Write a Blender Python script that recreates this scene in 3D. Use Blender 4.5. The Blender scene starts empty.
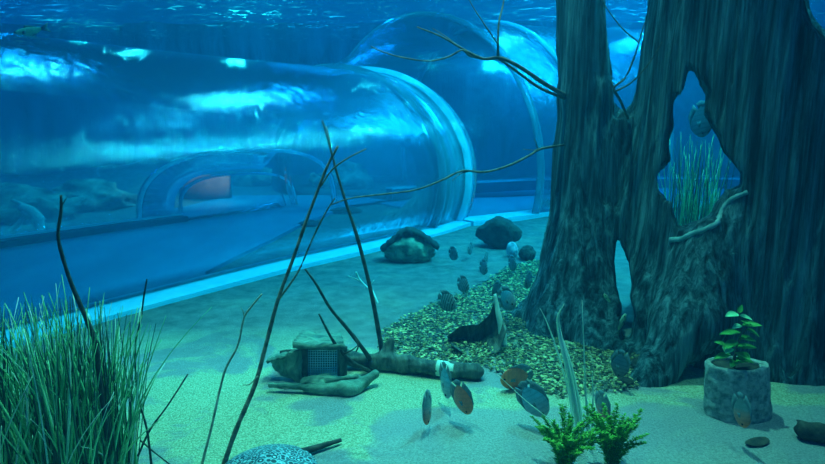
import bpy, math, random
import numpy as np
from mathutils import Vector, Matrix, noise

S = bpy.context.scene
COL = S.collection
rnd = random.Random(7)

# ------------------------------------------------------------------ camera
H, F = 1.15, 600.0
PITCH = math.radians(10.1)
CP, SP = math.cos(PITCH), math.sin(PITCH)
cd = bpy.data.cameras.new('camera'); cam = bpy.data.objects.new('camera', cd); COL.objects.link(cam)
cam.location = (0, 0, H); cam.rotation_euler = (math.pi/2 - PITCH, 0, 0)
cd.sensor_width = 36; cd.lens = 36*F/825; cd.clip_start = .02
S.camera = cam
S.view_settings.view_transform = 'Standard'; S.view_settings.look = 'None'
S.view_settings.gamma = 1; S.view_settings.use_curve_mapping = False
S.view_settings.exposure = 0.0
S.cycles.use_denoising = True
S.cycles.transparent_max_bounces = 24
S.cycles.max_bounces = 8
S.cycles.volume_bounces = 1
S.cycles.caustics_reflective = False; S.cycles.caustics_refractive = False

# ------------------------------------------------------------------ world + lamps
W = bpy.data.worlds.new('world'); S.world = W; W.use_nodes = True
bgn = W.node_tree.nodes['Background']
bgn.inputs[0].default_value = (0.0, 0.155, 0.56, 1); bgn.inputs[1].default_value = 0.47

def ray(u, v):
    a = (u-412.5)/F; b = (232-v)/F
    return (a, CP+SP*b, -SP+CP*b)
def G(u, v, z=0.0):
    d = ray(u, v); t = (z-H)/d[2]
    return Vector((d[0]*t, d[1]*t, z))
def A(u, v, Y):
    d = ray(u, v); t = Y/d[1]
    return Vector((d[0]*t, Y, H+d[2]*t))

def lamp(name, loc, target, power, color, size=.3, kind='AREA', angle=60, sy=None, blend=.6):
    d = bpy.data.lights.new(name, kind); o = bpy.data.objects.new(name, d); COL.objects.link(o)
    d.energy = power; d.color = color
    if kind == 'AREA':
        if sy: d.shape = 'RECTANGLE'; d.size = size; d.size_y = sy
        else: d.shape = 'DISK'; d.size = size
    else:
        d.shadow_soft_size = size
        if kind == 'SPOT': d.spot_size = math.radians(angle); d.spot_blend = blend
    o.location = loc
    o.rotation_euler = (Vector(target)-Vector(loc)).to_track_quat('-Z', 'Y').to_euler()
    return o
# warm white floods over the near sand
lamp('flood_near', (.3, 3.0, 4.2), (.15, 2.4, 0), 1080, (1, .96, .60), .06, 'SPOT', 62, blend=.9)
lamp('flood_left', (-1.2, 2.3, 4.2), (-1.0, 2.1, 0), 680, (.9, .97, .64), .08, 'SPOT', 62, blend=.9)
lamp('flood_planter', (1.5, 1.7, 4.2), (1.45, 2.0, 0), 300, (.9, .97, .72), .06, 'SPOT', 34, blend=.8)
lamp('flood_middle', (.5, 5.0, 4.3), (.2, 4.6, 0), 560, (.25, .85, 1), .3, 'SPOT', 75, blend=.9)
# blue floods over the tunnels
lamp('flood_tunnel_a', (-2.7, 5.3, 4.0), (-2.4, 5.0, 0), 200, (.04, .45, 1), .30, 'SPOT', 110, blend=1)
lamp('flood_tunnel_b', (-.2, 7.0, 4.0), (-.1, 7.0, 0), 260, (.04, .45, 1), .30, 'SPOT', 100, blend=1)
lamp('flood_tunnel_c', (2.6, 8.8, 4.0), (2.2, 8.6, 0), 300, (.08, .6, 1), 3.0, sy=2.4)
lamp('flood_back_a', (-6.5, 9.5, 4.0), (-6, 10.5, 0), 160, (.03, .42, 1), 1.5, sy=.6)
lamp('flood_back_b', (-1.5, 11.3, 4.0), (-1.5, 12.2, 0), 90, (.03, .42, 1), 1.5, sy=.6)
lamp('flood_back_c', (4.5, 10.5, 4.0), (4, 11.5, 0), 170, (.03, .42, 1), 1.5, sy=.6)
lamp('flood_behind_tree', (2.5, 4.9, 4.0), (2.2, 4.9, 0), 150, (.1, .75, .95), .8)
# small bright fixtures whose reflections ripple along the tunnel
for nm, x, y, w in (('a', 1.55, 3.6, 110), ('b', 2.0, 4.45, 150), ('c', 2.95, 6.2, 180), ('d', -2.3, 5.0, 26), ('h', -.3, 6.2, 40), ('e', -2.6, 10.4, 160), ('f', 2.1, 9.9, 45), ('m', 4.2, 11.0, 60), ('n', -6.0, 11.5, 60), ('g', .3, 9.6, 15), ('k', -3.4, 8.4, 60)):
    lamp('fixture_'+nm, (x, y, 3.9), (x-.5, y, 0), w, (.35, 1, .95), .34, sy=.11)

lamp('fill_far_bank', (-4.3, 7.4, 3.9), (-4.4, 7.0, 0), 170, (.25, 1, .8), .3, 'SPOT', 60, blend=.9)  # added fill brightening the far bank and its pale root
lamp('fill_hollow', (1.75, 3.55, 4.3), (1.55, 2.85, .65), 170, (.4, .95, 1), .06, 'SPOT', 17, blend=.7)  # added unseen fill aimed at the ledge inside the hollow
lamp('red_fill', (-2.7, 8.6, .75), (-3.1, 9.3, .15), 45, (1, .35, .25), .1)  # added red fill that makes the end panel show red

# ------------------------------------------------------------------ material helpers
class NT:
    def __init__(s, name):
        s.m = bpy.data.materials.new(name); s.m.use_nodes = True
        s.t = s.m.node_tree; s.t.nodes.clear(); s.out = s.n('ShaderNodeOutputMaterial')
    def n(s, typ, **kw):
        x = s.t.nodes.new(typ)
        for k, v in kw.items(): setattr(x, k, v)
        return x
    def l(s, a, b): s.t.links.new(a, b)
    def coord(s, scale=(1, 1, 1), kind='Object', rot=(0, 0, 0)):
        c = s.n('ShaderNodeTexCoord'); m = s.n('ShaderNodeMapping')
        m.inputs['Scale'].default_value = scale; m.inputs['Rotation'].default_value = rot
        s.l(c.outputs[kind], m.inputs[0]); return m.outputs[0]
    def noise(s, vec, scale, detail=4, rough=.6, dist=0):
        x = s.n('ShaderNodeTexNoise'); x.inputs['Scale'].default_value = scale
        x.inputs['Detail'].default_value = detail; x.inputs['Roughness'].default_value = rough
        x.inputs['Distortion'].default_value = dist
        s.l(vec, x.inputs['Vector']); return x.outputs['Fac']
    def ramp(s, fac, stops):
        r = s.n('ShaderNodeValToRGB'); e = r.color_ramp.elements
        while len(e) < len(stops): e.new(.5)
        for i, (p, c) in enumerate(stops):
            e[i].position = p; e[i].color = (*c, 1) if len(c) == 3 else c
        s.l(fac, r.inputs[0]); return r.outputs[0]
    def mix(s, fac, a, b, mode='MIX'):
        x = s.n('ShaderNodeMix', data_type='RGBA', blend_type=mode)
        for i, v in ((0, fac), (6, a), (7, b)):
            if isinstance(v, (float, int)): x.inputs[i].default_value = v
            elif isinstance(v, tuple): x.inputs[i].default_value = (*v, 1)
            else: s.l(v, x.inputs[i])
        return x.outputs[2]
    def bump(s, h, strength=.5, dist=.01):
        b = s.n('ShaderNodeBump'); b.inputs['Strength'].default_value = strength
        b.inputs['Distance'].default_value = dist; s.l(h, b.inputs['Height']); return b.outputs[0]
    def pbr(s, color, rough=.8, normal=None, spec=.3, sub=0):
        p = s.n('ShaderNodeBsdfPrincipled')
        if isinstance(color, tuple): p.inputs['Base Color'].default_value = (*color, 1)
        else: s.l(color, p.inputs['Base Color'])
        p.inputs['Roughness'].default_value = rough; p.inputs['Specular IOR Level'].default_value = spec
        if normal is not None: s.l(normal, p.inputs['Normal'])
        s.l(p.outputs[0], s.out.inputs[0]); return s.m

def mottled(name, c1, c2, scale=20, rough=.85, bump=.4, stretch=(1, 1, 1), dist=.01, c3=None):
    t = NT(name); v = t.coord(stretch); f = t.noise(v, scale, 6)
    st = [(.35, c1), (.65, c2)] + ([(.8, c3)] if c3 else [])
    return t.pbr(t.ramp(f, st), rough, t.bump(f, bump, dist))

M = {}
# sand: coarse beige-green grains, greyer worn patches
t = NT('sand'); v = t.coord()
g1 = t.noise(v, 130, 3, .7); g2 = t.noise(v, 2.2, 4, .6, .4); g3 = t.noise(v, 30, 3)
grain = t.ramp(g1, [(.3, (.22, .26, .16)), (.5, (.50, .55, .34)), (.7, (.82, .86, .62))])
slab = t.ramp(g1, [(.3, (.25, .26, .26)), (.7, (.46, .48, .47))])
msk = t.ramp(g2, [(.50, (0, 0, 0)), (.56, (1, 1, 1))])
c = t.mix(msk, grain, slab); c = t.mix(.35, c, t.ramp(g3, [(.3, (.5, .5, .5)), (.7, (1, 1, 1))]), 'MULTIPLY')
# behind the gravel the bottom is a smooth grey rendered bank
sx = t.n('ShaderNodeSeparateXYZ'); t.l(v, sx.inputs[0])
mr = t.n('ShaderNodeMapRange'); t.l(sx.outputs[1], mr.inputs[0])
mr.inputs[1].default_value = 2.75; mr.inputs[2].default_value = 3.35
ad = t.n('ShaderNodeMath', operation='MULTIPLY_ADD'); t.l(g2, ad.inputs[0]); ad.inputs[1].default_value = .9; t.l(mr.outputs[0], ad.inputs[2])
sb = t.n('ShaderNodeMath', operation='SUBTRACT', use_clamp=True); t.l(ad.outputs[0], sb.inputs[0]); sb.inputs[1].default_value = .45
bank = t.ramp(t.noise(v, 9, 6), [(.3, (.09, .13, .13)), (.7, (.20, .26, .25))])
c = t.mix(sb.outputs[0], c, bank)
# worn grey slab in the right foreground
m3 = t.n('ShaderNodeMapRange'); t.l(sx.outputs[1], m3.inputs[0]); m3.inputs[1].default_value = 2.46; m3.inputs[2].default_value = 2.26
m4 = t.n('ShaderNodeMapRange'); t.l(sx.outputs[0], m4.inputs[0]); m4.inputs[1].default_value = -.35; m4.inputs[2].default_value = -.05
mm = t.n('ShaderNodeMath', operation='MULTIPLY'); t.l(m3.outputs[0], mm.inputs[0]); t.l(m4.outputs[0], mm.inputs[1])
mn = t.n('ShaderNodeMath', operation='MULTIPLY_ADD'); t.l(g2, mn.inputs[0]); mn.inputs[1].default_value = 1.2; t.l(mm.outputs[0], mn.inputs[2])
ms = t.ramp(mn.outputs[0], [(.93, (0, 0, 0)), (1.0, (1, 1, 1))]); mk = t.n('ShaderNodeMath', operation='MULTIPLY'); t.l(mn.outputs[0], mk.inputs[0]); mk.inputs[1].default_value = .62
ms = t.ramp(mk.outputs[0], [(.74, (0, 0, 0)), (.84, (.85, .85, .85))])
c = t.mix(ms, c, slab)
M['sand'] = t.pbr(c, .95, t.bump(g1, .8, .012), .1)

M['bark'] = None
t = NT('wet_bark'); v = t.coord((1, 1, .045)); v2 = t.coord((1, 1, .35))
f = t.noise(v, 30, 6, .7, .4); f2 = t.noise(v2, 7, 5)
c = t.ramp(f, [(.38, (.005, .014, .022)), (.50, (.045, .13, .16)), (.66, (.2, .42, .47))])
c = t.mix(.5, c, t.ramp(f2, [(.35, (.3, .4, .4)), (.7, (1, 1, 1))]), 'MULTIPLY')
M['bark'] = t.pbr(c, .85, t.bump(f, 1, .05), .25)
M['lit_ledge'] = mottled('lit_ledge_paint', (.12, .28, .28), (.3, .5, .5), 20, .85, .6)  # paler tone painting the light that falls on the ledge
M['driftwood'] = mottled('driftwood', (.03, .05, .05), (.14, .18, .15), 12, .85, .8, (3, 1, 1), .02)
M['twig'] = mottled('twig', (.05, .06, .05), (.18, .19, .15), 30, .8, .5)
M['twig_pale'] = mottled('pale_twig', (.22, .22, .16), (.6, .6, .46), 30, .8, .5)
M['twig_mid'] = mottled('brown_twig', (.10, .09, .06), (.36, .32, .22), 30, .8, .5)
M['dark_twig'] = mottled('dark_twig', (.02, .03, .03), (.09, .09, .07), 30, .85, .5)
M['rock'] = mottled('mossy_rock', (.08, .12, .09), (.5, .6, .4), 9, .95, .8, (1, 1, 1), .03, (.75, .8, .6))
M['dark_rock'] = mottled('dark_rock', (.015, .02, .02), (.06, .07, .06), 7, .9, .8, (1, 1, 1), .03)
M['bluerock'] = mottled('pale_stone', (.2, .35, .45), (.45, .65, .75), 15)
M['slab'] = mottled('bark_slab', (.03, .08, .07), (.22, .36, .28), 9, .85, .8, (1, 3, 1), .02)
M['reef'] = mottled('reef_rock', (.04, .1, .09), (.3, .45, .34), 4, .95, .8, (1, 1, 1), .05)
M['pot'] = mottled('rough_stone_pot', (.14, .2, .19), (.5, .58, .52), 38, .95, .9, (1, 1, 1), .015)
M['leaf'] = mottled('glossy_leaf', (.03, .25, .05), (.16, .6, .14), 6, .35, .2)
M['leaf_pale'] = mottled('pale_leaf', (.25, .8, .4), (.45, .95, .55), 6, .35, .2)
M['fern'] = mottled('fern_green', (.08, .38, .03), (.28, .72, .10), 15, .6, .3)
M['blade'] = mottled('reed_blade', (.08, .42, .16), (.35, .8, .38), 6, .45, .2, (1, 1, .3))
M['blade_pale'] = mottled('pale_reed_blade', (.6, .95, .65), (.9, 1, .9), 6, .45, .2)
M['blade_dark'] = mottled('dark_reed_stem', (.01, .05, .04), (.05, .14, .09), 10, .6, .2)
M['path'] = mottled('blue_walkway', (.0, .20, .36), (.01, .28, .46), 3, .45, .05, (1, .3, 1))
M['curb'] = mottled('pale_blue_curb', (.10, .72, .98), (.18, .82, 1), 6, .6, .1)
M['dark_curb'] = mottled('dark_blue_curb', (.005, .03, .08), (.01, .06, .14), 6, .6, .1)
M['red'] = mottled('terracotta_paint', (.42, .07, .05), (.62, .13, .09), 5, .8, .1)
M['wood_pale'] = mottled('bleached_root', (.4, .62, .52), (.6, .8, .7), 14, .8, .5)
M['eye'] = NT('fish_eye').pbr((.01, .01, .01), .2)
M['grid'] = mottled('pale_grid_plastic', (.6, .8, .9), (.8, .95, 1), 10, .6, .1)
M['fin'] = mottled('fish_fin', (.06, .13, .16), (.16, .28, .3), 60, .5, .2, (1, 1, 4), .003)
M['fin_dark'] = mottled('dark_fish_fin', (.02, .06, .08), (.08, .16, .18), 60, .5, .2, (1, 1, 4), .003)

def fish_mat(name, base, head, bar, barf=.8):
    t = NT(name); v = t.coord((1, 1, 1))
    w = t.n('ShaderNodeTexWave', wave_type='BANDS', bands_direction='X'); t.l(v, w.inputs[0])
    w.inputs['Scale'].default_value = 17; w.inputs['Distortion'].default_value = 1.5; w.inputs['Detail'].default_value = 2
    bars = t.ramp(w.outputs['Fac'], [(.72, (0, 0, 0)), (.86, (barf,)*3)])
    sx = t.n('ShaderNodeSeparateXYZ'); t.l(v, sx.inputs[0])
    mr = t.n('ShaderNodeMapRange'); t.l(sx.outputs[0], mr.inputs[0]); mr.inputs[1].default_value = -.02; mr.inputs[2].default_value = .055
    c = t.mix(mr.outputs[0], base, head); f = t.noise(v, 90, 3)
    c = t.mix(.4, c, t.ramp(f, [(.35, (.4, .4, .4)), (.65, (1, 1, 1))]), 'MULTIPLY')
    c = t.mix(bars, c, bar)
    return t.pbr(c, .4, t.bump(f, .2, .002), .5)
M['f_blue'] = fish_mat('blue_discus_skin', (.1, .45, .6), (.35, .4, .4), (.04, .2, .28), .3)
M['f_red'] = fish_mat('red_discus_skin', (.8, .2, .12), (1, .25, .1), (.3, .12, .1), .25)
M['f_teal'] = fish_mat('teal_discus_skin', (.10, .2, .22), (1, .22, .08), (.02, .06, .08), .2)
M['f_dark'] = fish_mat('dark_discus_skin', (.03, .08, .11), (.10, .12, .13), (.005, .02, .03), .5)
M['f_far'] = fish_mat('striped_discus_skin', (.16, .3, .32), (.2, .3, .3), (.01, .03, .04), .9)
M['f_pale'] = fish_mat('pale_fish_skin', (.45, .7, .45), (.6, .8, .5), (.2, .4, .3), .3)

# acrylic: clear with rippled sheen
def acrylic(name, tint, haze, hazecol, bumpstr, gloss=.06, stretch=(1, 1, 1), hz_noise=True):
    t = NT(name); v = t.coord(stretch); f = t.noise(v, 9, 6, .6, 1.2)
    nrm = t.bump(f, bumpstr, .022)
    tr = t.n('ShaderNodeBsdfTransparent'); tr.inputs[0].default_value = (*tint, 1)
    gl = t.n('ShaderNodeBsdfGlossy'); gl.inputs['Roughness'].default_value = gloss; gl.inputs[0].default_value = (.7, .95, 1, 1)
    t.l(nrm, gl.inputs['Normal'])
    df = t.n('ShaderNodeBsdfDiffuse'); df.inputs[0].default_value = (*hazecol, 1)
    m1 = t.n('ShaderNodeMixShader'); t.l(tr.outputs[0], m1.inputs[1]); t.l(df.outputs[0], m1.inputs[2])
    f2 = t.noise(v, 1.3, 4); mr = t.n('ShaderNodeMapRange'); t.l(f2, mr.inputs[0])
    mr.inputs[1].default_value = .3; mr.inputs[2].default_value = .7; mr.inputs[3].default_value = haze*.5; mr.inputs[4].default_value = haze*1.5
    t.l(mr.outputs[0], m1.inputs[0])
    lw = t.n('ShaderNodeFresnel'); lw.inputs[0].default_value = 1.25
    m2 = t.n('ShaderNodeMixShader'); t.l(lw.outputs[0], m2.inputs[0]); t.l(m1.outputs[0], m2.inputs[1]); t.l(gl.outputs[0], m2.inputs[2])
    t.l(m2.outputs[0], t.out.inputs[0]); return t.m
M['acrylic'] = acrylic('tunnel_acrylic', (.93, .97, 1), .09, (.06, .5, .9), .3)
M['acrylic_clear'] = acrylic('clear_acrylic', (.97, .99, 1), .015, (.06, .5, .9), .3)
M['acrylic2'] = acrylic('far_tunnel_acrylic', (.90, .96, 1), .06, (.08, .5, .75), .5)
M['ring'] = acrylic('acrylic_flange', (.85, .95, 1), .20, (.12, .7, .85), .1, .15)
M['ring_bright'] = acrylic('acrylic_flange_highlight', (.7, .9, 1), .75, (.2, .8, 1), .1, .15)
# water surface seen from below
t = NT('water_surface_ripples'); v = t.coord((.7, 1, 1)); f = t.noise(v, 4.2, 7, .75, 1.5)
tr = t.n('ShaderNodeBsdfTransparent'); tr.inputs[0].default_value = (.75, .93, 1, 1)
gl = t.n('ShaderNodeBsdfGlossy'); gl.inputs['Roughness'].default_value = .05; t.l(t.bump(f, 1, .25), gl.inputs['Normal'])
tl = t.n('ShaderNodeBsdfTranslucent'); tl.inputs[0].default_value = (.5, .95, 1, 1)
m1 = t.n('ShaderNodeMixShader')
t.l(t.ramp(f, [(.57, (0, 0, 0)), (.68, (.85, .85, .85))]), m1.inputs[0]); t.l(tr.outputs[0], m1.inputs[1]); t.l(tl.outputs[0], m1.inputs[2])
m2 = t.n('ShaderNodeMixShader'); m2.inputs[0].default_value = .25; t.l(m1.outputs[0], m2.inputs[1]); t.l(gl.outputs[0], m2.inputs[2])
t.l(m2.outputs[0], t.out.inputs[0]); M['surface'] = t.m
# rock backdrop walls
M['wall'] = mottled('blue_tank_wall', (.0, .015, .04), (.01, .14, .26), 1.6, .95, .8, (1.6, 1.6, .25), .15)
# water body
t = NT('tank_water')
ab = t.n('ShaderNodeVolumeAbsorption'); ab.inputs[0].default_value = (.0, .83, .90, 1); ab.inputs[1].default_value = .30
sc = t.n('ShaderNodeVolumeScatter'); sc.inputs[0].default_value = (.02, .55, 1, 1); sc.inputs[1].default_value = .022
sc.inputs['Anisotropy'].default_value = .2
a2 = t.n('ShaderNodeAddShader'); t.l(ab.outputs[0], a2.inputs[0]); t.l(sc.outputs[0], a2.inputs[1]); t.l(a2.outputs[0], t.out.inputs['Volume'])
M['water'] = t.m
# pebbles: random tone per pebble
t = NT('gravel_flakes'); gi = t.n('ShaderNodeNewGeometry')
M['gravel'] = t.pbr(t.ramp(gi.outputs['Random Per Island'], [(0, (.02, .03, .03)), (.35, (.07, .10, .07)), (.65, (.22, .23, .09)), (1, (.66, .62, .28))]), .8)
# stingray skin
t = NT('stingray_skin'); v = t.coord()
vo = t.n('ShaderNodeTexVoronoi', feature='F1'); vo.inputs['Scale'].default_value = 42; t.l(v, vo.inputs['Vector']); vo.inputs['Randomness'].default_value = .55
cc = t.ramp(vo.outputs['Distance'], [(.0, (.45, .7, .75)), (.18, (.45, .7, .75)), (.25, (.01, .03, .04)), (.42, (.02, .05, .07)), (.52, (.4, .68, .75)), (.62, (.05, .12, .15))])
M['ray'] = t.pbr(cc, .5)

# ------------------------------------------------------------------ object helpers
def mesh(name, V, Fc, mat, parent=None, smooth=True):
    me = bpy.data.meshes.new(name)
    me.from_pydata([tuple(map(float, p)) for p in V], [], [tuple(map(int, f)) for f in Fc])
    me.materials.append(M[mat] if isinstance(mat, str) else mat)
    if smooth: me.polygons.foreach_set('use_smooth', [True]*len(me.polygons))
    me.update()
    o = bpy.data.objects.new(name, me); COL.objects.link(o)
    if parent: o.parent = parent
    return o
def thing(name, label, cat, loc=(0, 0, 0), group=None):
    o = bpy.data.objects.new(name, None); COL.objects.link(o); o.location = loc
    o.empty_display_size = .05
    return tag(o, label, cat, group)
def tag(o, label, cat, group=None, kind=None):
    o['label'] = label; o['category'] = cat
    if group: o['group'] = group
    if kind: o['kind'] = kind
    return o
def struct(o, label=None):
    o['kind'] = 'structure'
    if label: o['label'] = label
    return o
class MB:
    def __init__(s): s.V = []; s.F = []
    def add(s, V, Fc):
        b = len(s.V); s.V += [Vector(p) for p in V]; s.F += [tuple(i+b for i in f) for f in Fc]
    def build(s, name, mat, parent=None, smooth=True, origin=None):
        V = s.V
        if origin is not None: V = [p-Vector(origin) for p in V]
        return mesh(name, V, s.F, mat, parent, smooth)
def smoothpath(P, n=5):
    P = [Vector(p) for p in P]; out = []
    Q = [2*P[0]-P[1]]+P+[2*P[-1]-P[-2]]
    for i in range(1, len(Q)-2):
        for k in range(n):
            t = k/n; a, b, c, d = Q[i-1], Q[i], Q[i+1], Q[i+2]
            out.append(.5*((2*b)+(c-a)*t+(2*a-5*b+4*c-d)*t*t+(3*b-a-3*c+d)*t**3))
    out.append(P[-1]); return out
def tube(mb, P, r0, r1=None, seg=8, jit=0, sub=5):
    r1 = r0 if r1 is None else r1
    P = smoothpath(P, sub) if sub > 1 else [Vector(p) for p in P]
    n = len(P); V = []; Fc = []; up = Vector((.3, .2, 1)).normalized()
    for i, p in enumerate(P):
        tan = (P[min(i+1, n-1)]-P[max(i-1, 0)]).normalized()
        if abs(tan.dot(up)) > .95: up = Vector((1, 0, 0))
        x = tan.cross(up).normalized(); y = tan.cross(x)
        r = r0+(r1-r0)*i/(n-1)
        r *= 1+jit*(rnd.random()-.5)*2
        for k in range(seg):
            a = 2*math.pi*k/seg; V.append(p+(x*math.cos(a)+y*math.sin(a))*r)
    for i in range(n-1):
        for k in range(seg):
            Fc.append((i*seg+k, i*seg+(k+1) % seg, (i+1)*seg+(k+1) % seg, (i+1)*seg+k))
    Fc.append(tuple(range(seg))[::-1]); Fc.append(tuple((n-1)*seg+k for k in range(seg)))
    mb.add(V, Fc)
def blade(mb, base, tip, bend, w, n=7, th=.0012):
    # flat tapering blade with a folded section, real thickness
    base, tip, bend = Vector(base), Vector(tip), Vector(bend)
    ang = rnd.random()*math.pi; s = Vector((math.cos(ang), math.sin(ang), 0)); V = []; Fc = []
    nn = s.cross(Vector((0, 0, 1)))
    for i in range(n+1):
        t = i/n; p = base.lerp(tip, t)+bend*(t*t) - bend*t*.0
        ww = w*(1-t**2.2)+.0004
        V += [p-s*ww, p+nn*(th+ww*.25), p+s*ww, p-nn*th]
    for i in range(n):
        for k in range(4): Fc.append((4*i+k, 4*i+(k+1) % 4, 4*i+4+(k+1) % 4, 4*i+4+k))
    Fc += [(3, 2, 1, 0), (4*n, 4*n+1, 4*n+2, 4*n+3)]; mb.add(V, Fc)

# lattice value noise (numpy)
def vn(p, seed=0):
    i = np.floor(p).astype(np.int64); f = p-i; f = f*f*(3-2*f); r = 0
    for dx in (0, 1):
        for dy in (0, 1):
            for dz in (0, 1):
                h = ((i[..., 0]+dx)*73856093) ^ ((i[..., 1]+dy)*19349663) ^ ((i[..., 2]+dz)*83492791) ^ (seed*2654435761)
                h = (h ^ (h >> 13))*1274126177; h = (h ^ (h >> 16)) & 0xffff
                w = (f[..., 0] if dx else 1-f[..., 0])*(f[..., 1] if dy else 1-f[..., 1])*(f[..., 2] if dz else 1-f[..., 2])
                r = r+w*h/65535.0
    return r*2-1
def surface_nets(sdf, lo, hi, h):
    lo = np.array(lo, float); hi = np.array(hi, float); n = np.ceil((hi-lo)/h).astype(int)+1
    ax = [lo[k]+h*np.arange(n[k]) for k in range(3)]
    P = np.stack(np.meshgrid(*ax, indexing='ij'), -1); D = sdf(P); ins = D < 0
    c = [x-1 for x in n]; acc = np.zeros((*c, 3)); cnt = np.zeros(c)
    for a in range(3):
        for o1 in (0, 1):
            for o2 in (0, 1):
                off = [0, 0, 0]; b = [k for k in range(3) if k != a]; off[b[0]] = o1; off[b[1]] = o2
                s0 = tuple(slice(off[k], off[k]+c[k]) for k in range(3)); off2 = list(off); off2[a] += 1
                s1 = tuple(slice(off2[k], off2[k]+c[k]) for k in range(3))
                d0, d1 = D[s0], D[s1]; cr = (d0 < 0) != (d1 < 0)
                tt = np.where(cr, d0/np.where(cr, d0-d1, 1), 0)
                for k in range(3):
                    val = off[k]+(tt if k == a else 0); acc[..., k] += np.where(cr, val, 0)
                cnt += cr
    act = cnt > 0; idx = -np.ones(c, int); idx[act] = np.arange(act.sum()); cell = np.argwhere(act)
    V = lo+h*(cell+acc[act]/cnt[act][:, None]); Fc = []
    for a in range(3):
        b, d = [(1, 2), (2, 0), (0, 1)][a]
        sl = [slice(1, c[k]) for k in range(3)]; sl[a] = slice(0, c[a]); s2 = list(sl); s2[a] = slice(1, c[a]+1)
        i0, i1 = ins[tuple(sl)], ins[tuple(s2)]; E = np.argwhere(i0 != i1)
        if not len(E): continue
        E = E+np.array([s.start for s in sl]); eb = np.zeros(3, int); eb[b] = 1; ed = np.zeros(3, int); ed[d] = 1
        g = lambda q: idx[q[:, 0], q[:, 1], q[:, 2]]
        Q = np.stack([g(E-eb-ed), g(E-ed), g(E), g(E-eb)], 1)
        flip = ~ins[E[:, 0], E[:, 1], E[:, 2]]; Q[flip] = Q[flip][:, ::-1]; Fc.append(Q)
    return V, np.concatenate(Fc)
def capsule(P, a, b, ra, rb):
    a, b = np.array(a, float), np.array(b, float); d = b-a
    t = np.clip(((P-a)@d)/(d@d), 0, 1); return np.linalg.norm(P-(a+t[..., None]*d), axis=-1)-(ra+(rb-ra)*t)
def smin(a, b, k):
    h = np.clip(.5+.5*(b-a)/k, 0, 1); return b*(1-h)+a*h-k*h*(1-h)
def net_obj(name, sdf, lo, hi, h, mat, parent=None, origin=(0, 0, 0)):
    V, Fc = surface_nets(sdf, lo, hi, h); return mesh(name, V-np.array(origin), Fc, mat, parent)

# ------------------------------------------------------------------ the tank shell
nx, ny = 150, 130
V = []; Fc = []
for j in range(ny+1):
    for i in range(nx+1):
        x = -11+22*i/nx; y = -1.2+16*j/ny
        q = noise.noise(Vector((x*.9, y*.9, 0)))*.012
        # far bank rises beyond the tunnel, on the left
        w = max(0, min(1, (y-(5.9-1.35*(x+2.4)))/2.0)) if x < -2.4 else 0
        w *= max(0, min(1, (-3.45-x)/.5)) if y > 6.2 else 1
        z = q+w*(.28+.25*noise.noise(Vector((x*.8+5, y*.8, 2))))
        V.append((x, y, z))
for j in range(ny):
    for i in range(nx):
        a = j*(nx+1)+i; Fc.append((a, a+1, a+nx+2, a+nx+1))
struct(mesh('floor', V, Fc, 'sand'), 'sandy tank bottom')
def box(mb, lo, hi):
    x0, y0, z0 = lo; x1, y1, z1 = hi
    mb.add([(x0, y0, z0), (x1, y0, z0), (x1, y1, z0), (x0, y1, z0), (x0, y0, z1), (x1, y0, z1), (x1, y1, z1), (x0, y1, z1)],
           [(3, 2, 1, 0), (4, 5, 6, 7), (0, 1, 5, 4), (1, 2, 6, 5), (2, 3, 7, 6), (3, 0, 4, 7)])
def rockwall(name, p0, p1, ztop, amp, seed):
    p0, p1 = Vector(p0), Vector(p1); d = p1-p0; nrm = Vector((d.y, -d.x, 0)).normalized(); V = []; Fc = []; a, b = 110, 40
    for j in range(b+1):
        for i in range(a+1):
            p = p0+d*(i/a); z = -.1+(ztop+.1)*j/b
            q = noise.fractal(Vector((p.x*.8+seed, p.y*.8, z*.3)), .8, 2, 4)*amp
            V.append((p.x+nrm.x*q, p.y+nrm.y*q, z))
    for j in range(b):
        for i in range(a):
            k = j*(a+1)+i; Fc.append((k, k+1, k+a+2, k+a+1))
    return struct(mesh(name, V, Fc, 'wall'))
rockwall('wall_back', (-10.5, 14.1, 0), (10.5, 14.1, 0), 3.4, .5, 0)
rockwall('wall_left', (-10, -1, 0), (-10, 14.5, 0), 3.4, .4, 5)
rockwall('wall_right', (10, 14.5, 0), (10, -1, 0), 3.4, .4, 9)
# water surface
V = []; Fc = []; nx, ny = 120, 90
for j in range(ny+1):
    for i in range(nx+1):
        x = -9.6+19.2*i/nx; y = -1.1+14.6*j/ny
        V.append((x, y, 2.95+.03*noise.noise(Vector((x*1.5, y*1.5, 7)))))
for j in range(ny):
    for i in range(nx):
        a = j*(nx+1)+i; Fc.append((a, a+nx+1, a+nx+2, a+1))
tag(mesh('water_surface', V, Fc, 'surface'), 'rippling water surface overhead seen from below', 'water', kind='stuff')
mb = MB(); box(mb, (-10.9, -1.15, -.05), (10.9, 14.8, 4.6))
tag(mb.build('tank_water', 'water', smooth=False), 'blue hazy water filling the whole tank', 'water', kind='stuff')

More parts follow.
